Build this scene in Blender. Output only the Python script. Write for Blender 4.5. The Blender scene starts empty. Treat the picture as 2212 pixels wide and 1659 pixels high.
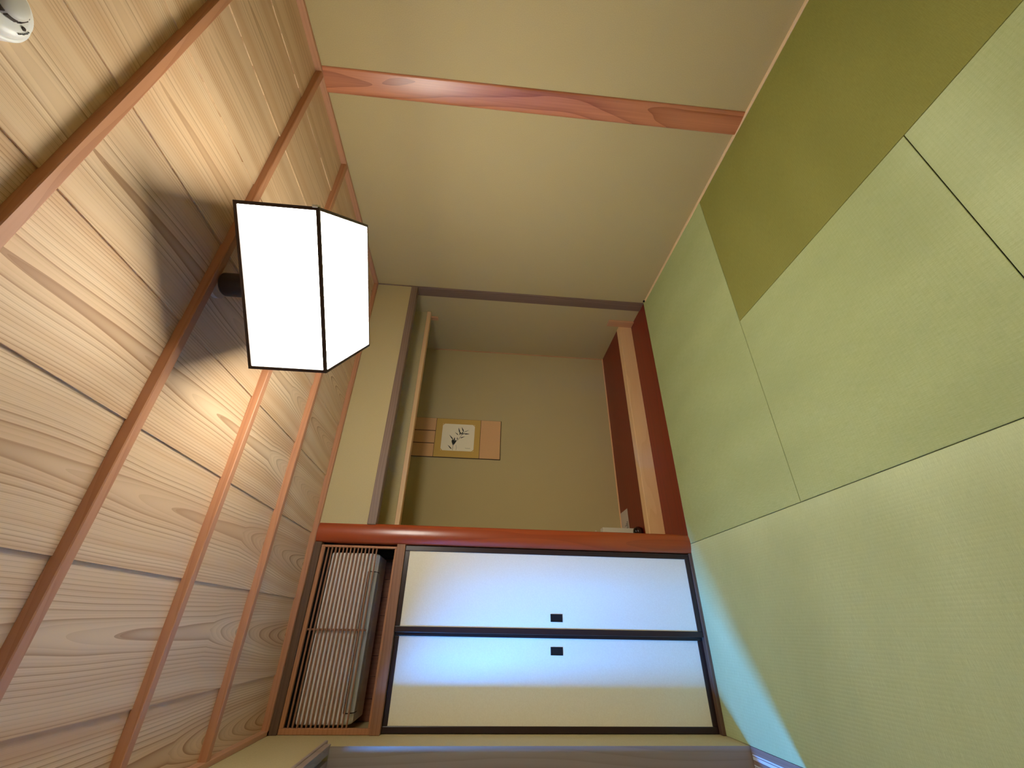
import bpy, bmesh, math, random
from math import pi, sin, cos, radians as Rd
from mathutils import Vector, Matrix
random.seed(5)
SC = bpy.context.scene
COL = SC.collection

# ------------------------------------------------------------------ camera (phone held on its side: roll of 90 degrees)
F_PX = 892.573
RX, RY, RZ = -0.0688, -0.0595, -0.5362
def rotm(rx, ry, rz):
    return Matrix.Rotation(rz, 3, 'Z') @ Matrix.Rotation(rx, 3, 'X') @ Matrix.Rotation(ry, 3, 'Y')
RR = rotm(RX, RY, RZ)
cam_d = bpy.data.cameras.new('camera')
cam_d.sensor_width = 36.0
cam_d.lens = 36.0 * F_PX / 2212.0
cam_d.clip_start = 0.02
cam = bpy.data.objects.new('camera', cam_d)
COL.objects.link(cam)
right, fwd, up = RR.col[0], RR.col[1], RR.col[2]
m3 = Matrix((-up, right, -fwd)).transposed()
cam.matrix_world = Matrix.Translation((-2.6079, -2.7869, 1.4260)) @ m3.to_4x4()
SC.camera = cam

# ------------------------------------------------------------------ world, daylight, exposure
w = bpy.data.worlds.new('world'); SC.world = w
w.use_nodes = True
bg = w.node_tree.nodes['Background']
bg.inputs[0].default_value = (0.25, 0.50, 1.0, 1)
bg.inputs[1].default_value = 1.0

ADDED_WINDOW_L, ADDED_WINDOW_COL = 440.0, (0.03, 0.265, 1.0)      # added, unseen veranda window: emits in place of blue daylight

vs = SC.view_settings
vs.view_transform = 'Standard'; vs.look = 'None'; vs.gamma = 1.0; vs.use_curve_mapping = False
vs.exposure = 0.0
LAMP_SIDE, LAMP_BOTTOM = 16.5, 27.0
LAMP_COL = (1.0, 0.945, 0.82)

# ------------------------------------------------------------------ material helpers
def srgb(r, g, b):
    f = lambda c: (c / 255 / 12.92) if c / 255 <= 0.04045 else ((c / 255 + 0.055) / 1.055) ** 2.4
    return (f(r), f(g), f(b), 1)

class NT:
    def __init__(s, name):
        s.m = bpy.data.materials.new(name); s.m.use_nodes = True
        s.t = s.m.node_tree; s.t.nodes.clear()
        s.out = s.t.nodes.new('ShaderNodeOutputMaterial')
        s.b = s.t.nodes.new('ShaderNodeBsdfPrincipled')
        s.t.links.new(s.b.outputs[0], s.out.inputs[0])
    def n(s, typ, **kw):
        x = s.t.nodes.new('ShaderNode' + typ)
        for k, v in kw.items(): setattr(x, k, v)
        return x
    def l(s, a, b): s.t.links.new(a, b)
    def val(s, inp, v):
        if hasattr(v, 'links') or isinstance(v, bpy.types.NodeSocket): s.l(v, inp)
        else: inp.default_value = v
    def math(s, op, a, b=None, c=None):
        x = s.n('Math', operation=op); s.val(x.inputs[0], a)
        if b is not None: s.val(x.inputs[1], b)
        if c is not None: s.val(x.inputs[2], c)
        return x.outputs[0]
    def pos(s):
        return s.n('NewGeometry').outputs['Position']
    def sep(s, v):
        x = s.n('SeparateXYZ'); s.l(v, x.inputs[0]); return x.outputs
    def comb(s, a, b, c):
        x = s.n('CombineXYZ')
        for i, q in enumerate((a, b, c)): s.val(x.inputs[i], q)
        return x.outputs[0]
    def noise(s, v, scale, detail=2.0, rough=0.5, dist=0.0):
        x = s.n('TexNoise'); s.l(v, x.inputs['Vector'])
        x.inputs['Scale'].default_value = scale; x.inputs['Detail'].default_value = detail
        x.inputs['Roughness'].default_value = rough; x.inputs['Distortion'].default_value = dist
        return x.outputs['Fac']
    def mapr(s, v, a, b, c, d, clamp=True):
        x = s.n('MapRange'); x.clamp = clamp; s.l(v, x.inputs[0])
        for i, q in enumerate((a, b, c, d)): x.inputs[i + 1].default_value = q
        return x.outputs[0]
    def mix(s, f, a, b):
        x = s.n('Mix', data_type='RGBA'); s.val(x.inputs[0], f); s.val(x.inputs[6], a); s.val(x.inputs[7], b)
        return x.outputs[2]
    def bump(s, h, strength, dist):
        x = s.n('Bump'); x.inputs['Strength'].default_value = strength; x.inputs['Distance'].default_value = dist
        s.l(h, x.inputs['Height']); s.l(x.outputs[0], s.b.inputs['Normal'])
    def col(s, c): s.val(s.b.inputs['Base Color'], c)
    def rough(s, r): s.b.inputs['Roughness'].default_value = r
    def spec(s, v): s.b.inputs['Specular IOR Level'].default_value = v

def plain(name, c, rough=0.5, spec=0.5, metal=0.0):
    k = NT(name); k.col(c); k.rough(rough); k.spec(spec); k.b.inputs['Metallic'].default_value = metal
    return k.m

def plaster(name, c, amt=0.06):
    k = NT(name); p = k.pos()
    n1 = k.noise(p, 260, 3, 0.7); n2 = k.noise(p, 3.0, 2, 0.5)
    dark = tuple(x * (1 - amt * 2.2) for x in c[:3]) + (1,)
    light = tuple(min(1, x * (1 + amt)) for x in c[:3]) + (1,)
    base = k.mix(k.mapr(n1, .3, .7, 0, 1), dark, light)
    base2 = k.mix(k.mapr(n2, .35, .65, 0, .35), base, tuple(x * .93 for x in c[:3]) + (1,))
    k.col(base2); k.rough(.92); k.spec(.15); k.bump(n1, .25, .0012)
    return k.m

def wood(name, light, dark, axis, rough=0.5, freq=55.0, spec=.4, contrast=1.0, off=(0.0, 0.0), coat=0.0, seed=0.0):
    """plain sawn timber: growth rings about a pith line that wanders beside the member"""
    k = NT(name); p = k.pos(); X, Y, Z = k.sep(p)
    a = {'X': X, 'Y': Y, 'Z': Z}
    o = [q for q in 'XYZ' if q != axis]
    al, u, v = a[axis], a[o[0]], a[o[1]]
    al = k.math('ADD', al, seed)
    warp = k.noise(k.comb(k.math('MULTIPLY', u, 5.0), k.math('MULTIPLY', v, 5.0), k.math('MULTIPLY', al, .9)), 1.0, 2, .5)
    w2 = k.noise(k.comb(k.math('MULTIPLY', al, .55), seed + 3.0, 1.7), 1.0, 1, .5)
    uu = k.math('ADD', k.math('ADD', u, off[0]), k.mapr(w2, .25, .75, -.05, .05))
    vv = k.math('ADD', k.math('ADD', v, off[1]), k.mapr(w2, .25, .75, .04, -.06))
    r = k.math('SQRT', k.math('ADD', k.math('MULTIPLY', uu, uu), k.math('MULTIPLY', vv, vv)))
    r = k.math('ADD', r, k.mapr(warp, 0, 1, -.03, .03))
    t = k.math('FRACT', k.math('MULTIPLY', r, freq))
    line = k.math('POWER', t, 3.0)
    fine = k.noise(k.comb(k.math('MULTIPLY', u, 120), k.math('MULTIPLY', v, 120), k.math('MULTIPLY', al, 2.0)), 1.0, 2, .6)
    broad = k.noise(k.comb(k.math('MULTIPLY', u, 12), k.math('MULTIPLY', v, 12), k.math('MULTIPLY', al, .5)), 1.0, 2, .5)
    f = k.math('ADD', k.math('MULTIPLY', line, .55 * contrast), k.math('MULTIPLY', k.mapr(fine, .3, .7, 0, 1), .22 * contrast))
    f = k.math('ADD', f, k.mapr(broad, .3, .7, 0, .30 * contrast))
    k.col(k.mix(k.math('MINIMUM', f, 1.0), light, dark))
    k.rough(rough); k.spec(spec); k.b.inputs['Coat Weight'].default_value = coat
    k.b.inputs['Coat Roughness'].default_value = .25
    k.bump(f, .12, .001)
    return k.m

PITCH, X_OFF = 0.3617, -2.837        # ceiling boards
def ceiling_wood():
    k = NT('cedar_ceiling_boards'); X, Y, Z = k.sep(k.pos())
    bx = k.math('DIVIDE', k.math('SUBTRACT', X, X_OFF), PITCH)
    idx = k.math('FLOOR', bx)
    x = k.math('MULTIPLY', k.math('SUBTRACT', k.math('SUBTRACT', bx, idx), .5), PITCH)   # across the board, -.18 .. .18
    nv = k.comb(k.math('MULTIPLY', x, 7), k.math('MULTIPLY', Y, 1.1), k.math('MULTIPLY', idx, .05))
    warp = k.noise(nv, 1.0, 2, .5)
    wob = k.noise(k.comb(k.math('MULTIPLY', Y, .9), k.math('MULTIPLY', idx, .04), .4), 1.0, 1, .5)
    xx = k.math('ADD', x, k.mapr(wob, .2, .8, -.045, .045))
    # depth of the board above the pith falls towards the far wall, so rings close into pointed arches there
    ye = k.math('MAXIMUM', k.math('ADD', Y, .80), 0.0)
    d = k.math('ADD', k.math('MULTIPLY', Y, -.010), k.math('MULTIPLY_ADD', ye, -.062, .098))
    r = k.math('SQRT', k.math('ADD', k.math('MULTIPLY', xx, xx), k.math('MULTIPLY', d, d)))
    r = k.math('ADD', r, k.mapr(warp, 0, 1, -.006, .006))
    t = k.math('FRACT', k.math('MULTIPLY', r, 118.0))
    line = k.math('POWER', t, 3.6)
    amp = k.mapr(k.noise(k.comb(k.math('MULTIPLY', r, 26.0), k.math('MULTIPLY', idx, .37), .2), 1.0, 1, .5), .34, .60, .10, 1.0)
    line = k.math('MULTIPLY', line, amp)
    fine = k.math('FRACT', k.math('MULTIPLY', r, 355.0))
    fine = k.math('MULTIPLY', k.math('POWER', fine, 2.0), .17)
    broad = k.noise(k.comb(k.math('MULTIPLY', r, 22), k.math('MULTIPLY', idx, 1.3), k.math('MULTIPLY', Y, .35)), 1.0, 2, .5)
    f = k.math('ADD', k.math('MULTIPLY', line, .72), fine)
    light = k.mix(k.mapr(broad, .35, .65, 0, 1), srgb(230, 203, 166), srgb(212, 176, 136))
    tone = k.mapr(k.noise(k.comb(idx, .3, .7), 5.0, 0, .5), .3, .7, 0, .25)
    light = k.mix(tone, light, srgb(196, 156, 116))
    k.col(k.mix(f, light, srgb(138, 90, 50)))
    k.rough(.55); k.spec(.3); k.bump(f, .10, .0006)
    return k.m

SHEEN = .05
def tatami(name, rib_axis, base, dark):
    """igusa mat: fine ribs along rib_axis, rushes run across them; anisotropic sheen from the rush fibres"""
    k = NT(name); X, Y, Z = k.sep(k.pos())
    along, across = (X, Y) if rib_axis == 'X' else (Y, X)
    rib = k.math('SINE', k.math('MULTIPLY', across, 2 * pi / .0135))
    rush = k.noise(k.comb(k.math('MULTIPLY', along, 420), k.math('MULTIPLY', across, 26), 0.0), 1.0, 2, .6)
    grain = k.noise(k.pos(), 330, 2, .7)
    br = k.noise(k.comb(k.math('MULTIPLY', along, 3.0), k.math('MULTIPLY', across, 1.2), .0), 1.0, 2, .5)
    f = k.math('ADD', k.math('MULTIPLY', k.mapr(rush, .3, .7, 0, 1), .45), k.math('MULTIPLY', k.mapr(rib, -1, 0, 1, 0), .08))
    f = k.math('ADD', f, k.math('MULTIPLY', k.mapr(grain, .3, .7, 0, 1), .28))
    c = k.mix(f, base, dark)
    c = k.mix(k.mapr(br, .35, .65, 0, .3), c, tuple(q * .86 for q in dark[:3]) + (1,))
    k.col(c); k.rough(.8); k.spec(.2)
    rd = (0, 1, 0) if rib_axis == 'X' else (1, 0, 0)
    tv = k.comb(*[float(q) for q in rd])
    gl = k.n('BsdfAnisotropic'); gl.inputs['Color'].default_value = (.80, .84, .62, 1); gl.inputs['Roughness'].default_value = .52
    gl.inputs['Anisotropy'].default_value = .85; k.l(tv, gl.inputs['Tangent'])
    ms = k.n('MixShader'); ms.inputs[0].default_value = SHEEN
    k.l(k.b.outputs[0], ms.inputs[1]); k.l(gl.outputs[0], ms.inputs[2]); k.l(ms.outputs[0], k.out.inputs[0])
    h = k.math('ADD', k.math('MULTIPLY', rib, .5), k.math('MULTIPLY', rush, .6))
    k.bump(h, .25, .0008)
    return k.m

M = {}
M['plaster'] = plaster('olive_plaster', srgb(196, 178, 132))
M['ceil'] = ceiling_wood()
M['subceil'] = plain('dark_roof_space', srgb(60, 44, 30), .9)
M['batX'] = wood('batten_cedar', srgb(192, 138, 102), srgb(154, 98, 64), 'X', .5, 40, .35, .6)
M['batY'] = wood('trim_cedar', srgb(200, 150, 116), srgb(166, 112, 80), 'Y', .45, 40, .4, .6)
M['pillar'] = wood('cedar_pillar', srgb(212, 138, 98), srgb(150, 78, 44), 'Z', .33, 46, .8, 1.0, off=(-.10, 1.60))
M['greyZ'] = wood('weathered_cedar_post', srgb(136, 112, 98), srgb(102, 80, 68), 'Z', .5, 50, .35, .8)
M['greyX'] = wood('weathered_cedar_beam', srgb(142, 118, 102), srgb(104, 82, 68), 'X', .5, 50, .35, .8)
M['redZ'] = wood('red_lacquered_post', srgb(170, 72, 30), srgb(126, 42, 14), 'Z', .28, 26, .55, .7, off=(2.1, .12), coat=.6)
M['redX'] = wood('red_lacquered_board', srgb(130, 28, 8), srgb(98, 18, 4), 'X', .32, 24, .4, .8, off=(-.16, .12), coat=.15)
M['paleX'] = wood('pale_cypress_X', srgb(240, 198, 146), srgb(224, 174, 122), 'X', .45, 40, .4, .6)
M['paleZ'] = wood('pale_cypress_Z', srgb(210, 160, 118), srgb(176, 122, 84), 'Z', .45, 40, .4, .6)
M['brownX'] = wood('brown_cedar_rail', srgb(160, 114, 84), srgb(122, 82, 58), 'X', .5, 50, .35, .8)
M['darkX'] = wood('dark_cedar_rail', srgb(110, 84, 66), srgb(78, 56, 42), 'X', .55, 50, .3, .8)
M['slat'] = plain('slat_cedar', srgb(146, 102, 74), .55, .3)
M['gframe'] = wood('grille_frame_cedar', srgb(188, 132, 92), srgb(150, 98, 64), 'X', .5, 50, .35, .7)
M['jamb'] = wood('jamb_timber', srgb(166, 144, 128), srgb(136, 114, 98), 'Z', .5, 30, .35, .7)
M['sill'] = wood('sill_timber', srgb(158, 132, 118), srgb(124, 100, 86), 'Y', .45, 50, .4, .8)
M['groove'] = plain('white_groove_tape', srgb(228, 232, 240), .25)
M['lacquer'] = plain('black_brown_lacquer', srgb(44, 26, 26), .32, .5)
M['handle'] = plain('black_iron', srgb(14, 12, 14), .5, .4)
M['closet'] = wood('closet_boards', srgb(150, 100, 78), srgb(116, 72, 54), 'Z', .6, 40, .3, .8)
def fusuma_paper():
    k = NT('fusuma_paper'); n = k.noise(k.pos(), 160, 3, .7)
    k.col(k.mix(k.mapr(n, .3, .7, 0, 1), srgb(236, 226, 198), srgb(243, 235, 210))); k.rough(.75); k.spec(.25); k.bump(n, .1, .0004)
    return k.m
M['paper'] = fusuma_paper()
def shoji_paper():
    k = NT('shoji_paper'); k.t.nodes.remove(k.b)
    d = k.n('BsdfDiffuse'); d.inputs[0].default_value = (.85, .85, .82, 1)
    t = k.n('BsdfTranslucent'); t.inputs[0].default_value = (.8, .83, .86, 1)
    mx = k.n('MixShader'); mx.inputs[0].default_value = .62
    k.l(d.outputs[0], mx.inputs[1]); k.l(t.outputs[0], mx.inputs[2]); k.l(mx.outputs[0], k.out.inputs[0])
    return k.m
M['shoji'] = shoji_paper()
M['lampframe'] = plain('dark_lamp_frame', srgb(52, 34, 30), .4, .4)
M['lampcap'] = plain('dark_bronze_tube', srgb(44, 34, 34), .35, .5)
M['whiteplastic'] = plain('white_plastic', srgb(226, 224, 216), .35, .5)
M['greyplastic'] = plain('grey_mesh_plastic', srgb(188, 184, 172), .5, .4)
M['darkslot'] = plain('dark_slot', srgb(60, 48, 44), .6)
M['corner'] = plain('gold_corner', srgb(232, 212, 156), .5)
M['ink'] = plain('grey_print', srgb(96, 96, 96), .6)
M['acwhite'] = plain('air_conditioner_shell', srgb(246, 240, 228), .4, .5)
M['aclouver'] = plain('air_conditioner_louver', srgb(196, 190, 176), .35, .5)
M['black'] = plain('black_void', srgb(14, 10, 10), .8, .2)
def lamp_panel(name, st, c0):
    k = NT(name); k.t.nodes.remove(k.b)
    e = k.n('Emission'); p = k.pos()
    vor = k.n('TexVoronoi', feature='DISTANCE_TO_EDGE'); k.l(p, vor.inputs['Vector']); vor.inputs['Scale'].default_value = 130
    hexa = k.mapr(vor.outputs['Distance'], 0, .12, .93, 1.0)
    e.inputs[0].default_value = c0
    k.l(k.math('MULTIPLY', hexa, st), e.inputs[1])
    k.l(e.outputs[0], k.out.inputs[0])
    return k.m
for i_, f_ in enumerate((.85, .95, 1.0, 1.35)): M['lampside%d' % i_] = lamp_panel('glowing_side_panel', LAMP_SIDE * f_, LAMP_COL + (1,))
M['lampbot'] = lamp_panel('glowing_bottom_panel', LAMP_BOTTOM, LAMP_COL + (1,))

# ------------------------------------------------------------------ mesh helpers
class B:
    """collects shapes in world coordinates; build() links them as ONE mesh object"""
    def __init__(s): s.bm = bmesh.new()
    def box(s, x0, x1, y0, y1, z0, z1, bev=0.0, seg=1):
        r = bmesh.ops.create_cube(s.bm, size=1.0); vs_ = r['verts']
        for v in vs_:
            v.co = Vector(((x0 + x1) / 2 + v.co.x * abs(x1 - x0), (y0 + y1) / 2 + v.co.y * abs(y1 - y0), (z0 + z1) / 2 + v.co.z * abs(z1 - z0)))
        if bev:
            es = list({e for v in vs_ for e in v.link_edges})
            bmesh.ops.bevel(s.bm, geom=es, offset=bev, segments=seg, affect='EDGES', profile=.5)
        return s
    def prism(s, pts, axis, a, b, caps=True):
        """closed 2D outline (in the two other axes, cyclic order) extruded along axis from a to b"""
        def P(q, t):
            if axis == 'X': return (t, q[0], q[1])
            if axis == 'Y': return (q[0], t, q[1])
            return (q[0], q[1], t)
        A = [s.bm.verts.new(P(q, a)) for q in pts]; Bv = [s.bm.verts.new(P(q, b)) for q in pts]
        n = len(pts)
        if caps: s.bm.faces.new(A); s.bm.faces.new(Bv[::-1])
        for i in range(n): s.bm.faces.new((A[i], Bv[i], Bv[(i + 1) % n], A[(i + 1) % n]))
        return s
    def lathe(s, prof, c, n=40):
        rings = []
        for r_, z in prof:
            rings.append([s.bm.verts.new((c[0] + r_ * cos(2 * pi * i / n), c[1] + r_ * sin(2 * pi * i / n), c[2] + z)) for i in range(n)])
        for a, b_ in zip(rings, rings[1:]):
            for i in range(n): s.bm.faces.new((a[i], a[(i + 1) % n], b_[(i + 1) % n], b_[i]))
        s.bm.faces.new(rings[0][::-1]); s.bm.faces.new(rings[-1])
        return s
    def quad(s, pts):
        s.bm.faces.new([s.bm.verts.new(p) for p in pts]); return s
    def xform(s, M4):
        s.bm.transform(M4); return s
    def build(s, name, m, parent=None, smooth=False):
        bmesh.ops.recalc_face_normals(s.bm, faces=s.bm.faces[:])
        if parent is not None: s.bm.transform(Matrix.Translation(-Vector(parent_loc(parent))))
        me = bpy.data.meshes.new(name); s.bm.to_mesh(me); s.bm.free()
        me.materials.append(m)
        if smooth:
            for f in me.polygons: f.use_smooth = True
        o = bpy.data.objects.new(name, me); COL.objects.link(o)
        if parent is not None: o.parent = parent
        return o
def parent_loc(p):
    v = Vector(p.location)
    while p.parent: p = p.parent; v = v + Vector(p.location)
    return v
def recentre(o):
    """put a top-level mesh's origin at the bottom centre of its own shape"""
    vs_ = [v.co for v in o.data.vertices]
    c = Vector(((min(v.x for v in vs_) + max(v.x for v in vs_)) / 2, (min(v.y for v in vs_) + max(v.y for v in vs_)) / 2, min(v.z for v in vs_)))
    o.data.transform(Matrix.Translation(-c)); o.location = c
    return o
def struct(o, label=None):
    o['kind'] = 'structure'
    if label: o['label'] = label
    return o
def tag(o, label, cat, group=None):
    o['label'] = label; o['category'] = cat
    if group: o['group'] = group
    return o
def thing(name, label, cat, loc, group=None):
    o = bpy.data.objects.new(name, None); COL.objects.link(o); o.location = loc
    o.empty_display_size = .05
    return tag(o, label, cat, group)

# ------------------------------------------------------------------ the room
WL = -3.09           # left wall
YN = -3.17           # wall behind the camera
ZC = 2.40            # underside of the cornice
HC = 2.435           # ceiling boards
struct(B().box(WL - .5, 0, YN, .36, -.16, -.052).build('floor', plain('sub_floor', srgb(90, 70, 50), .9)))
wr = B(); wr.box(0, .1, YN - .1, 1.05, -.16, 2.62)
struct(wr.build('wall_right', M['plaster']), 'olive plaster wall on the right')
struct(B().box(WL - .1, 0, YN - .1, YN, -.16, 2.62).build('wall_front', M['plaster']))
wl = B()
wl.box(WL - .16, WL, -.215, .46, -.16, 2.62)
wl.box(WL - .16, WL, -2.05, -.215, 2.072, 2.62)
wl.box(WL - .16, WL, YN - .1, -2.05, -.16, 2.62)
struct(wl.build('wall_left', M['plaster']))
# wall strip over the alcove opening
struct(B().box(-2.052, -.010, 0.0, .08, 2.108, 2.62).build('wall_back', M['plaster']))
struct(B().box(-2.12, .0, .95, 1.05, -.16, 2.62).build('wall_alcove_back', M['plaster']))
struct(B().box(-2.155, -2.065, .122, .95, -.16, 2.62).build('wall_alcove_left', M['plaster']))
struct(B().box(-2.065, 0, .08, .95, 2.42, 2.62).build('ceiling_alcove', M['plaster']))
# closet behind the transom: board lining with upright joints
cl = B(); x = WL
while x < -2.17:
    x1 = min(x + .108, -2.156)
    cl.box(x + .001, x1 - .001, .36, .38, -.05, 2.44, .002); x = x1
struct(cl.build('wall_closet_back', M['closet']))
struct(B().box(WL - .16, -2.155, .38, .46, -.16, 2.62).build('wall_closet_outer', M['closet']))
struct(B().box(WL, -2.157, .072, .36, 1.862, 1.888).build('closet_shelf', M['closet']))

# ceiling: overlapping cedar boards, each one's left edge standing 5 mm proud of its neighbour
cb = B(); xl = X_OFF - PITCH
while xl < 0:
    x0, x1 = max(xl, WL - .05), min(xl + PITCH + .012, .05)
    za = HC - .0055 + (x0 - xl) * .0055 / PITCH; zb = HC
    cb.prism([(x0, za), (x1, zb), (x1, zb + .005), (x0, za + .0045)], 'Y', YN, .0)
    xl += PITCH
struct(cb.build('ceiling', M['ceil']), 'ceiling of overlapping cedar boards')
struct(B().box(WL - .1, .1, YN, .36, 2.452, 2.62).build('ceiling_backing', M['subceil']))
tn = [0]
def trim(b, m, label=None, smooth=False):
    tn[0] += 1
    return struct(b.build('trim_%d' % tn[0], m, None, smooth), label)
# battens
for yb in (-2.675, -2.154, -1.632, -1.108, -.588):
    trim(B().box(WL + .02, -.02, yb, yb + .030, 2.400, 2.4345, .0025), M['batX'], 'ceiling batten')
# cornice
trim(B().box(-.022, 0, YN, 0, ZC, 2.442, .002), M['batY'], 'cornice on the right wall')
trim(B().box(WL, WL + .022, YN, 0, ZC, 2.442, .002), M['batY'], 'cornice on the left wall')
trim(B().box(WL, 0, -.022, 0, ZC, 2.442, .002), M['batX'], 'cornice on the back wall')
trim(B().box(WL, 0, YN, YN + .022, ZC, 2.442, .002), M['batX'], 'cornice behind')
# pale strip where the mats meet the plaster
bb = B().box(-.024, 0, YN, -.045, -.05, .005, .002)
struct(bb.build('baseboard_right', plain('cream_cypress_strip', srgb(236, 206, 164), .5, .3)))
struct(B().box(-.012, 0, -.040, -.022, -.03, .014, .002).build('baseboard_knot', M['black']), 'dark notch at the end of the strip')
# right-hand pillar
pl = B()
ppts = [(0, -1.650), (-.005, -1.650)]
for i in range(1, 13):
    t = i / 12; ppts.append((-.005 - .015 * (1 - (1 - t) ** 2), -1.650 + .116 * t))
ppts += [(-.0185, -1.529), (-.014, -1.525), (0, -1.524)]
pl.prism(ppts, 'Z', .002, ZC, False)
po = trim(pl, M['pillar'], 'cedar pillar in the right wall')
for f in po.data.polygons: f.use_smooth = f.normal.x < -.6
# alcove: grey corner post, lintel, red post
trim(B().box(-.012, 0, -.004, .105, 0, ZC, .002), M['greyZ'], 'grey corner post of the alcove')
trim(B().box(-2.052, -.012, -.008, .060, 2.055, 2.110, .003), M['greyX'], 'grey lintel over the alcove')
pts = []
x0, x1, yf, yb_ = -2.163, -2.046, .004, .118
N = 18
for i in range(N + 1):                        # gently crowned front
    t = i / N; xx = x0 + (x1 - x0) * t
    pts.append((xx, yf - .019 * (1 - (2 * t - 1) ** 2) ** .85))
pts += [(x1, yb_), (x0, yb_)]
rp = trim(B().prism(pts, 'Z', -.05, ZC, False), M['redZ'], 'red polished alcove post', False)
for f in rp.data.polygons: f.use_smooth = abs(f.normal.z) < .5 and f.normal.y < .5
# alcove floor: red boards, pale riser
struct(B().box(-2.046, 0, 0.0, .342, -.05, .0, .001).build('floor_alcove_lower', M['redX']), 'red board level with the mats')
trim(B().box(-2.062, 0, .342, .422, -.05, .120, .003), M['paleX'], 'pale riser of the raised alcove floor')
struct(B().box(-2.062, 0, .422, .950, .060, .116).build('floor_alcove_upper', M['redX']), 'raised dark red alcove floor')
trim(B().box(-.022, 0, .262, .342, .0, .246, .003), M['paleZ'], 'stub at the end of the riser')
trim(B().box(-2.06, 0, .942, .95, .116, .126), M['paleX'], 'bead along the back of the alcove floor')
trim(B().box(-.008, 0, .942, .95, .126, 1.97), M['paleZ'], 'bead in the back corner of the alcove')
# hanging valance inside the alcove
trim(B().box(-2.06, 0, .345, .385, 2.000, 2.42), M['plaster'], 'plastered drop panel inside the alcove')
trim(B().box(-2.06, 0, .335, .398, 1.968, 2.003, .002), M['paleX'], 'pale batten under the drop panel')
trim(B().box(-.020, 0, .398, .440, 1.905, 1.968, .002), M['paleZ'], 'small block under the drop panel')

# left (closet) bay: rails
trim(B().box(WL, -2.163, -.004, .070, 2.360, ZC, .002), M['darkX'], 'dark rail under the cornice')
trim(B().box(WL, -2.163, -.004, .070, 1.850, 1.902, .002), M['brownX'], 'head rail over the sliding doors')
trim(B().box(WL, -2.163, -.002, .070, -.05, .018, .002), M['darkX'], 'sill under the sliding doors')

trim(B().box(WL, -2.163, .046, .052, 2.306, 2.400), M['black'], 'black board standing in for the shade over the air conditioner')  # black board put in as the darkness of the cavity above the unit

# left wall opening: jamb, head, grooved sill
trim(B().box(WL - .160, WL - .0005, -.2165, -.2146, -.05, 2.036), M['jamb'], 'jamb of the screen opening')
hd = B()
hd.box(WL - .002, WL + .012, -2.08, -.160, 2.062, 2.074, .002)
hd.box(WL - .030, WL + .006, -2.08, -.2, 2.036, 2.064, .001)
hd.box(WL - .075, WL - .052, -2.08, -.215, 2.036, 2.064, .001)
hd.box(WL - .160, WL - .097, -2.08, -.215, 2.036, 2.064, .001)
hd.box(WL - .160, WL - .001, -2.08, -.215, 2.060, 2.075)
trim(hd, M['jamb'], 'grooved head of the screen opening')
sl = B()
sl.box(WL - .028, WL, -2.05, -.221, -.05, .0)
sl.box(WL - .160, WL - .028, -2.05, -.221, -.05, -.003)
sl.box(WL - .068, WL - .052, -2.05, -.221, -.01, .0)
sl.box(WL - .160, WL - .092, -2.05, -.221, -.01, .0)
trim(sl, M['sill'], 'grooved sill of the screen opening')
gv = B()
for a, b_ in ((.0290, .0350), (.0385, .0510), (.0690, .0750), (.0785, .0910)):
    gv.box(WL - b_, WL - a, -2.05, -.221, -.004, -.0015)
trim(gv, M['groove'], 'white tape in the sill grooves')

# ------------------------------------------------------------------ tatami mats (four and a half)
T_A, T_A2 = srgb(196, 206, 148), srgb(162, 174, 112)
T_B, T_B2 = srgb(204, 212, 160), srgb(170, 180, 124)
T_C_SHEEN, T_C2_SHEEN = srgb(160, 158, 84), srgb(130, 130, 60)  # darker base colour stands in for this mat's direction-dependent sheen
mats = [
    ('X', (-2.106, -.0, -1.072, -.0), 'pale green rush mat lying along the alcove step'),
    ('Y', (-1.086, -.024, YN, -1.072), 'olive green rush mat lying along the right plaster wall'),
    ('X', (-2.106, -1.086, -2.103, -1.072), 'square half mat of pale rush in the middle of the room'),
    ('Y', (WL, -2.106, -2.103, -.0), 'long rush mat in front of the sliding doors, catching blue daylight'),
    ('X', (WL, -1.086, YN, -2.103), 'rush mat nearest the camera, cut by the edge of the picture'),
]
for ax, (x0, x1, y0, y1), lab in mats:
    b = B().box(x0 + .0012, x1 - .0012, y0 + .0012, y1 - .0012, -.052, 0, .0022, 2)
    o = recentre(b.build('tatami_mat', tatami('rush_' + ax + lab[:4], ax, *((T_C_SHEEN, T_C2_SHEEN) if lab.startswith('olive') else (T_B, T_B2) if lab.startswith('long') else (T_A, T_A2)))))
    tag(o, lab, 'tatami mat', 'rush mats covering the floor')

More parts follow.
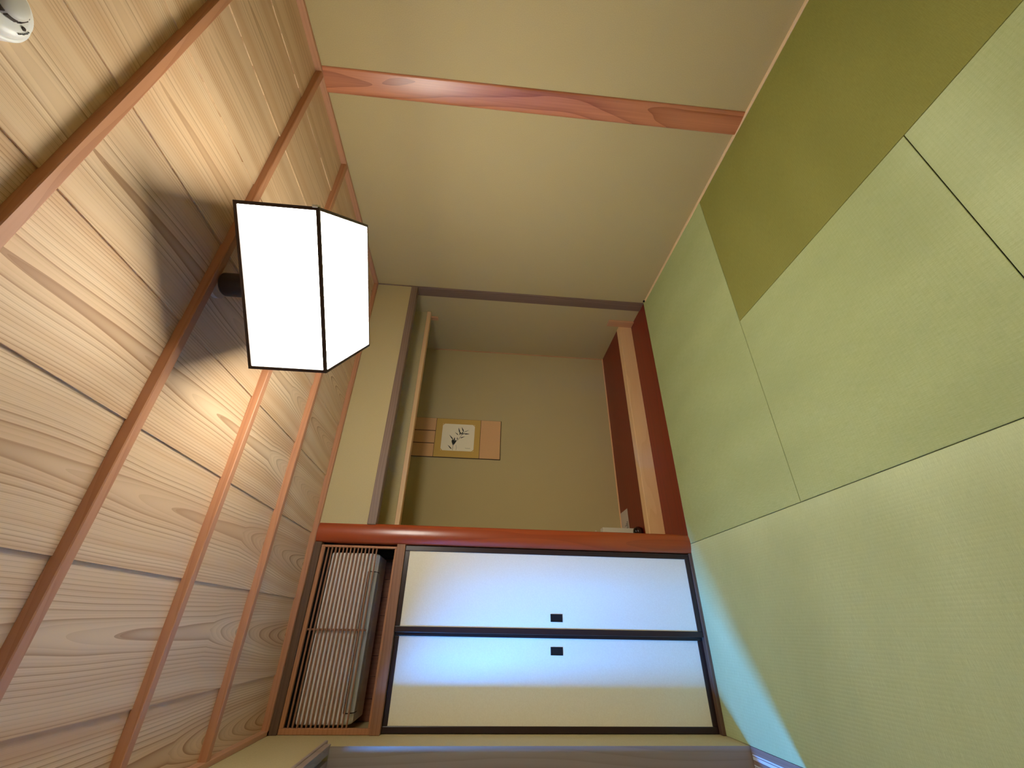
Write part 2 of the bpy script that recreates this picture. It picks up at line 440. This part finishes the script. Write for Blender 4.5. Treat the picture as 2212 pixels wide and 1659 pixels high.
# ------------------------------------------------------------------ sliding closet doors
def fusuma(n, x0, x1, y0, y1, hx, lab):
    e = bpy.data.objects.new('door_%d' % n, None); COL.objects.link(e); e.location = ((x0 + x1) / 2, y0, .018)
    e.empty_display_size = .05; struct(e, lab)
    z0, z1 = .018, 1.850; sw, rw = .031, .030
    fr = B()
    fr.box(x0, x0 + sw, y0, y1, z0, z1, .003, 2); fr.box(x1 - sw, x1, y0, y1, z0, z1, .003, 2)
    fr.box(x0 + sw, x1 - sw, y0 + .001, y1, z0, z0 + rw, .003, 2); fr.box(x0 + sw, x1 - sw, y0 + .001, y1, z1 - rw + .002, z1, .003, 2)
    fr.build('door_frame', M['lacquer'], e)
    B().box(x0 + sw - .004, x1 - sw + .004, y0 + .006, y1 - .003, z0 + rw - .004, z1 - rw + .006).build('paper_panel', M['paper'], e)
    h = B(); hz0, hz1 = .873, .945; hx0, hx1 = hx - .0205, hx + .0205; yy = y0 + .006
    h.box(hx0, hx1, yy - .0005, yy + .0015, hz0, hz1)
    for bx in ((hx0, hx0 + .004, hz0, hz1), (hx1 - .004, hx1, hz0, hz1), (hx0, hx1, hz0, hz0 + .004), (hx0, hx1, hz1 - .004, hz1)):
        h.box(bx[0], bx[1], yy - .003, yy, bx[2], bx[3], .0008)
    h.build('door_handle', M['handle'], e)
fusuma(1, -2.635, -2.168, .008, .030, -2.5485, 'right-hand white sliding closet door in a dark lacquered frame')
fusuma(2, WL + .002, -2.622, .034, .056, -2.716, 'left-hand white sliding closet door in a dark lacquered frame')

# ------------------------------------------------------------------ paper screens beside the camera, left partly open
def shoji(n, y0, y1, xc, lab):
    e = bpy.data.objects.new('door_%d' % n, None); COL.objects.link(e); e.location = (xc, (y0 + y1) / 2, 0)
    e.empty_display_size = .05; struct(e, lab)
    fr = B(); z0, z1 = .0, 2.05; a, b_ = xc - .015, xc + .015
    fr.box(a, b_, y0, y0 + .03, z0, z1, .002); fr.box(a, b_, y1 - .03, y1, z0, z1, .002)
    fr.box(a, b_, y0 + .03, y1 - .03, z0, z0 + .06, .002); fr.box(a, b_, y0 + .03, y1 - .03, z1 - .05, z1, .002)
    fr.build('door_frame', M['jamb'], e)
    la = B()
    for i in range(1, 4):
        y = y0 + (y1 - y0) * i / 4; la.box(xc - .004, xc + .011, y - .004, y + .004, z0 + .06, z1 - .05)
    for i in range(1, 9):
        z = .06 + 1.94 * i / 9; la.box(xc - .003, xc + .010, y0 + .03, y1 - .03, z - .004, z + .004)
    la.build('lattice', M['jamb'], e)
    B().box(xc - .0065, xc - .0045, y0 + .025, y1 - .025, .055, z1 - .045).build('paper_panel', M['shoji'], e)
SX1, SX2 = WL - .041, WL - .0835
shoji(3, -1.57, -.660, SX1, 'paper screen half open beside the camera')
shoji(4, -2.05, -1.13, SX2, 'second paper screen behind the first')

# outside, unseen: invented veranda whose glowing window stands in for the blue daylight
vr = B(); y = YN
while y < .9:
    vr.box(-4.30, WL - .162, y + .001, y + .118, -.09, -.03, .002); y += .12
struct(vr.build('floor_added_veranda', M['sill']))
VX, wy0, wy1, wz0, wz1 = -4.10, -1.53, -1.150, 2.30, 3.45
vw = B()
vw.box(VX - .1, VX, YN - .1, wy0, -.16, 3.62); vw.box(VX - .1, VX, wy1, .9, -.16, 3.62)
vw.box(VX - .1, VX, wy0, wy1, -.16, wz0); vw.box(VX - .1, VX, wy0, wy1, wz1, 3.62)
vw.box(VX, WL - .16, .46, .56, -.16, 3.62); vw.box(VX, WL - .16, YN - .1, YN, -.16, 3.62)
vw.box(WL - .16, WL - .1, YN - .1, .56, 2.62, 3.5)
struct(vw.build('wall_added_veranda', M['plaster']))
struct(B().box(VX - .1, WL - .16, YN - .1, .56, 3.5, 3.62).build('ceiling_added_veranda', M['subceil']))
struct(B().box(-3.30, WL - .161, -.400, -.150, -.03, 2.60, .003).build('trim_added_blocker_post', M['jamb']))  # unseen post added to keep the window light off the jamb
wn = bpy.data.objects.new('added_window_1', None); COL.objects.link(wn); wn.location = (VX, (wy0 + wy1) / 2, wz0)
struct(wn, 'added glowing window beyond the paper screens, standing in for daylight')
wf = B()
wf.box(VX - .03, VX + .012, wy0 - .03, wy0, wz0 - .03, wz1 + .03); wf.box(VX - .03, VX + .012, wy1, wy1 + .03, wz0 - .03, wz1 + .03)
wf.box(VX - .03, VX + .012, wy0, wy1, wz0 - .03, wz0); wf.box(VX - .03, VX + .012, wy0, wy1, wz1, wz1 + .03)
wf.build('added_window_frame', M['jamb'], wn)
kf = NT('added_daylight_glow'); kf.t.nodes.remove(kf.b); em = kf.n('Emission')
em.inputs[0].default_value = ADDED_WINDOW_COL + (1,); em.inputs[1].default_value = ADDED_WINDOW_L; kf.l(em.outputs[0], kf.out.inputs[0])
B().box(VX - .022, VX - .016, wy0, wy1, wz0, wz1).build('added_glow_pane', kf.m, wn)  # emitting pane added as the blue daylight source

# ------------------------------------------------------------------ transom grille over the doors
g = thing('transom_grille', 'cedar transom grille of thin horizontal slats above the white closet doors', 'grille', (-2.63, .02, 1.902))
fr = B(); gy0, gy1 = .006, .030
gx0, gx1, gz0, gz1 = WL + .001, -2.178, 1.902, 2.3595
fr.box(gx0, gx0 + .026, gy0, gy1, gz0, gz1, .002); fr.box(gx1 - .013, gx1, gy0, gy1, gz0, gz1, .002)
fr.box(gx0 + .026, gx1 - .013, gy0, gy1, gz1 - .021, gz1, .002); fr.box(gx0 + .026, gx1 - .013, gy0, gy1, gz0, gz0 + .013, .002)
fr.build('grille_frame', M['gframe'], g)
first = None
for i in range(14):
    z = 2.3175 - i * .02246
    if first is None:
        first = B().box(gx0 + .020, gx1 - .008, gy0 + .005, gy0 + .016, z - .0039, z + .0039, .0008).build('slat', M['slat'], g)
    else:
        c = first.copy(); COL.objects.link(c); c.parent = g; c.location = (0, 0, z - 2.3175)
B().box(-2.6335, -2.6235, gy0 + .0195, gy0 + .034, 2.012, 2.34, .001).build('mullion', M['slat'], g)

# ------------------------------------------------------------------ air conditioner behind the grille
ax0, ax1 = -3.058, -2.215
ac = thing('air_conditioner', 'white air conditioner tucked behind the slatted transom grille', 'air conditioner', (-2.635, .2, 2.02))
prof = [(.338, 2.304), (.065, 2.304), (.048, 2.294), (.044, 2.20), (.044, 2.085), (.050, 2.050), (.064, 2.028), (.090, 2.014), (.338, 2.014)]
bd = B().prism(prof, 'X', ax0, ax1)
sh = bd.build('body', M['acwhite'], ac)
md = sh.modifiers.new('round', 'BEVEL'); md.width = .012; md.segments = 3; md.limit_method = 'ANGLE'; md.angle_limit = Rd(60)
lv = B()
lv.prism([(.0455, 2.056), (.054, 2.034), (.074, 2.016), (.122, 2.010), (.122, 2.0065), (.070, 2.0100), (.049, 2.030), (.0405, 2.054)], 'X', -3.005, -2.322)
lv.build('louver', M['aclouver'], ac)
s2 = B().prism([(.130, 2.0145), (.130, 2.0070), (.215, 2.0060), (.215, 2.0145)], 'X', -3.000, -2.330)
s2.build('louver', M['acwhite'], ac)
B().box(-3.0055, -2.3215, .0400, .0435, 2.0585, 2.0615).build('panel_joint', M['black'], ac)
for xx in (-3.0075, -2.3195):
    B().prism([(.0435, 2.060), (.0475, 2.046), (.062, 2.024), (.088, 2.0125), (.130, 2.0125), (.130, 2.0090), (.086, 2.0095), (.058, 2.021), (.0435, 2.044), (.0400, 2.060)], 'X', xx - .0018, xx + .0018).build('panel_joint', M['black'], ac)
B().box(-2.212, -2.170, .20, .345, 1.95, 2.318, .01).build('pipe_shadow_block', M['black'], ac)  # black block fills in the deep shadow and pipes beside the unit

# ------------------------------------------------------------------ hanging scroll
SY = .950
sc = thing('hanging_scroll', 'hanging scroll with an ink painting of bamboo on a square white card', 'scroll', (-1.033, SY, 1.229))
cloth = plaster('scroll_brown_cloth', srgb(226, 178, 128), .04)
gold = plaster('scroll_gold_cloth', srgb(212, 174, 98), .05)
edge = plain('scroll_dark_edge', srgb(44, 26, 20), .6)
B().box(-1.236, -.833, SY - .010, SY - .002, 1.227, 2.30, .001).build('backing', edge, sc)
B().box(-1.231, -.836, SY - .0125, SY - .009, 1.862, 2.30).build('top_cloth', cloth, sc)
B().box(-1.231, -.836, SY - .0125, SY - .009, 1.430, 1.858).build('mount', gold, sc)
B().box(-1.231, -.836, SY - .0125, SY - .009, 1.232, 1.426).build('bottom_cloth', cloth, sc)
for xr in (-.970, -1.099):
    B().box(xr - .003, xr + .003, SY - .0145, SY - .012, 1.862, 2.29).build('ribbon', edge, sc)
px0, px1, pz0, pz1, c_ = -1.167, -.891, 1.484, 1.796, .020
card = B().prism([(px0 + c_, pz0), (px1 - c_, pz0), (px1, pz0 + c_), (px1, pz1 - c_), (px1 - c_, pz1), (px0 + c_, pz1), (px0, pz1 - c_), (px0, pz0 + c_)], 'Y', SY - .0150, SY - .012)
pc = card.build('picture_card', plaster('rice_paper', srgb(250, 240, 214), .03), sc)
for a, b_ in ((px0, pz0), (px1, pz0), (px1, pz1), (px0, pz1)):
    s_, t_ = (1 if a == px0 else -1), (1 if b_ == pz0 else -1)
    cr = B().prism([(a, b_), (a + s_ * .011, b_), (a, b_ + t_ * .011)], 'Y', SY - .0145, SY - .012)
    cr.build('card_corner', M['corner'], pc)
ik = B()
leaves = [(-1.0056, 1.7257, -1.0542, 1.6849, .0063), (-1.1154, 1.6806, -1.0517, 1.6903, .0135), (-1.1095, 1.6749, -1.0555, 1.6562, .0099), (-1.1097, 1.6774, -1.0309, 1.6713, .0081), (-1.1097, 1.7315, -1.1517, 1.6917, .0063), (-.977, 1.6734, -1.0053, 1.638, .0045), (-.925, 1.6425, -.9829, 1.6257, .0072), (-1.0058, 1.6264, -.9739, 1.6185, .009), (-.9186, 1.6123, -.9694, 1.5899, .0072), (-.9638, 1.593, -.9993, 1.6113, .0081), (-.9462, 1.5362, -.9721, 1.5871, .0027), (-.9891, 1.5306, -.9898, 1.5847, .0072), (-1.0171, 1.5732, -1.0349, 1.6189, .0054), (-1.0268, 1.6467, -1.0532, 1.6445, .0054), (-.9991, 1.6086, -.9727, 1.5976, .0054), (-1.0014, 1.598, -.9777, 1.584, .0054)]
yk0, yk1 = SY - .0156, SY - .0149
for x0, z0, x1, z1, w_ in leaves:
    d = Vector((x1 - x0, z1 - z0)); n_ = Vector((-d.y, d.x)).normalized() * w_ * .8
    P = [Vector((x0, z0)) + d * t + n_ * k for t, k in ((0, .0), (.3, .55), (.65, 1.0), (.9, .6), (1, 0), (.9, -.6), (.65, -1.0), (.3, -.55))]
    ik.prism([(p.x, p.y) for p in P], 'Y', yk0, yk1)
ik.build('bamboo_leaves', plain('black_ink', srgb(34, 38, 34), .7), pc)
def stroke(b, pts, w_):
    for (xa, za), (xb, zb) in zip(pts, pts[1:]):
        d = Vector((xb - xa, zb - za)); n_ = Vector((-d.y, d.x)).normalized() * w_ / 2
        b.prism([(xa + n_.x, za + n_.y), (xb + n_.x, zb + n_.y), (xb - n_.x, zb - n_.y), (xa - n_.x, za - n_.y)], 'Y', yk0 + .0002, yk1)
st = B()
stroke(st, [(-1.1622, 1.6831), (-1.1153, 1.6795), (-1.0813, 1.667), (-1.0575, 1.6405), (-1.0253, 1.6197), (-.9899, 1.5962)], .0035)
stroke(st, [(-1.1084, 1.6533), (-1.1356, 1.6459), (-1.1605, 1.6499)], .0022)
st.build('bamboo_stem', plain('grey_ink', srgb(128, 124, 108), .7), pc)
sg = B()
for q in range(5):
    x0, z0 = -1.1335 - .002 * (q % 2), 1.5618 - q * .0095
    stroke(sg, [(x0, z0), (x0 - .006, z0 - .003), (x0 - .002, z0 - .006)], .0014)
    stroke(sg, [(x0 - .008, z0 - .002), (x0 - .001, z0 - .004)], .0012)
sg.build('signature', plain('grey_ink_light', srgb(118, 104, 84), .7), pc)

# ------------------------------------------------------------------ small things beside the red post
bx = thing('paper_box', 'slim upright white box standing on the raised alcove floor beside the red post', 'box', (-1.935, .62, .116))
B().box(-1.985, -1.893, .585, .655, .116, .402, .002).build('box_body', plain('white_card', srgb(214, 204, 184), .7), bx)
fl = B().prism([(-1.985, .402), (-1.930, .402), (-1.918, .450), (-1.985, .450)], 'Y', .652, .655)
fl.build('box_flap', plain('grey_card', srgb(150, 138, 112), .7), bx)
B().box(-1.985, -1.906, .650, .652, .436, .446).build('box_edge', plain('white_card_edge', srgb(214, 204, 184), .7), bx)
lf = B().prism([(-1.690, .757), (-1.693, .940), (-1.99, .942), (-1.99, .757)], 'Z', .1162, .1176)
lo = recentre(lf.build('paper_leaflet', plain('leaflet_paper', srgb(204, 190, 176), .6)))
tag(lo, 'white printed sheet lying flat on the raised alcove floor against its back wall', 'paper sheet')
pr = B()
for i in range(5):
    pr.box(-1.80 - i * .012, -1.794 - i * .012, .775, .775 + .03 + .022 * ((i * 7) % 3), .1176, .1180)
pr.build('print', M['ink'], lo)
jr = thing('lacquer_jar', 'small dark red-black round jar on the alcove floor in front of the white box', 'jar', (-1.938, .490, .116))
J = (-1.938, .490, .116)
B().lathe([(.022, 0), (.034, .006), (.040, .025), (.038, .045), (.030, .054)], J, 28).build('jar_body', plain('dark_lacquer', srgb(40, 8, 8), .25), jr, True)
B().lathe([(.031, .054), (.031, .060), (.018, .068), (.006, .071)], J, 28).build('jar_lid', plain('black_lacquer', srgb(20, 6, 6), .25), jr, True)

# ------------------------------------------------------------------ ceiling lantern
LX, LY, LZ0, LZ1, LW, LYAW = -1.520, -1.574, 1.950, 2.200, .516, -.802
lp = thing('ceiling_lantern', 'square glowing paper lantern lamp hanging from the cedar ceiling', 'ceiling lamp', (LX, LY, LZ0))
ML = Matrix.Translation((LX, LY, 0)) @ Matrix.Rotation(LYAW, 4, 'Z')
h_ = LW / 2; t_ = .010
fr = B()
for sx in (-1, 1):
    for sy in (-1, 1):
        fr.box(sx * h_ - (t_ if sx > 0 else 0), sx * h_ + (t_ if sx < 0 else 0), sy * h_ - (t_ if sy > 0 else 0), sy * h_ + (t_ if sy < 0 else 0), LZ0, LZ1)
for z0, z1 in ((LZ0, LZ0 + t_), (LZ1 - t_, LZ1)):
    for s_ in (-1, 1):
        a, b_ = (h_ - t_, h_) if s_ > 0 else (-h_, -h_ + t_)
        fr.box(-h_ + t_, h_ - t_, a, b_, z0, z1); fr.box(a, b_, -h_ + t_, h_ - t_, z0, z1)
fr.xform(ML).build('lamp_frame', M['lampframe'], lp)
q0 = h_ - .005
for k_ in range(4):
    b = B().box(-h_ + t_, h_ - t_, -q0, -q0 + .003, LZ0 + t_, LZ1 - t_)
    b.xform(ML @ Matrix.Rotation(k_ * pi / 2, 4, 'Z')).build('side_panel', M['lampside%d' % k_], lp)
B().box(-h_ + t_, h_ - t_, -h_ + t_, h_ - t_, LZ0 + .002, LZ0 + .005).xform(ML).build('bottom_panel', M['lampbot'], lp)
B().box(-h_ + .004, h_ - .004, -h_ + .004, h_ - .004, LZ1 - .004, LZ1 + .002).xform(ML).build('top_cover', M['lampframe'], lp)
tab = B().box(h_ - .002, h_ + .006, -h_ - .002, -h_ + .022, LZ0 + .003, LZ0 + .020, .001)
tab.xform(ML).build('latch', M['whiteplastic'], lp)
B().lathe([(.043, LZ1), (.043, LZ1 + .19), (.040, LZ1 + .196)], (LX - .015, LY, 0), 40).build('stem', M['lampcap'], lp, False)
B().lathe([(.030, LZ1 + .196), (.030, 2.412), (.052, 2.414), (.052, 2.4285)], (LX - .015, LY, 0), 40).build('ceiling_rose', plain('beige_rose', srgb(196, 170, 140), .5), lp, False)

# ------------------------------------------------------------------ smoke detector
DX, DY = -1.587, -2.391
sd = thing('smoke_detector', 'round white smoke detector on the ceiling at the corner of the picture', 'smoke detector', (DX, DY, 2.36))
D = (DX, DY, 0)
B().lathe([(.060, 2.4300), (.0625, 2.420), (.0635, 2.404), (.062, 2.400), (.056, 2.400)], D, 56).build('base_ring', M['whiteplastic'], sd, True)
B().lathe([(.0575, 2.405), (.0570, 2.394), (.052, 2.386), (.040, 2.382)], D, 56).build('body', M['whiteplastic'], sd, True)
B().lathe([(.030, 2.384), (.028, 2.368), (.022, 2.362), (.010, 2.360)], D, 40).build('sensor_chamber', M['greyplastic'], sd, True)
for k_ in range(8):
    a = k_ * pi / 4 + .2
    s_ = B().box(.0265, .0300, -.009, .009, 2.371, 2.379).xform(Matrix.Translation((DX, DY, 0)) @ Matrix.Rotation(a, 4, 'Z')).build('vent_slot', M['darkslot'], sd)
lq = (-1.5940, -2.3515, 0)
B().lathe([(.0040, 2.3835), (.0040, 2.3810), (.0030, 2.3800)], lq, 18).build('indicator_light', M['darkslot'], sd)
tx = B()
for i_ in range(6):
    a = Rd(118 - 5.5 * i_)
    q = B().box(.0470, .0495 - .0006 * (i_ % 2), -.0013, .0013, 2.3828, 2.3850).xform(Matrix.Translation((DX, DY, 0)) @ Matrix.Rotation(a, 4, 'Z'))
    me = bpy.data.meshes.new('tmp'); q.bm.to_mesh(me); q.bm.free(); tx.bm.from_mesh(me); bpy.data.meshes.remove(me)
tx.build('printed_mark', M['ink'], sd)
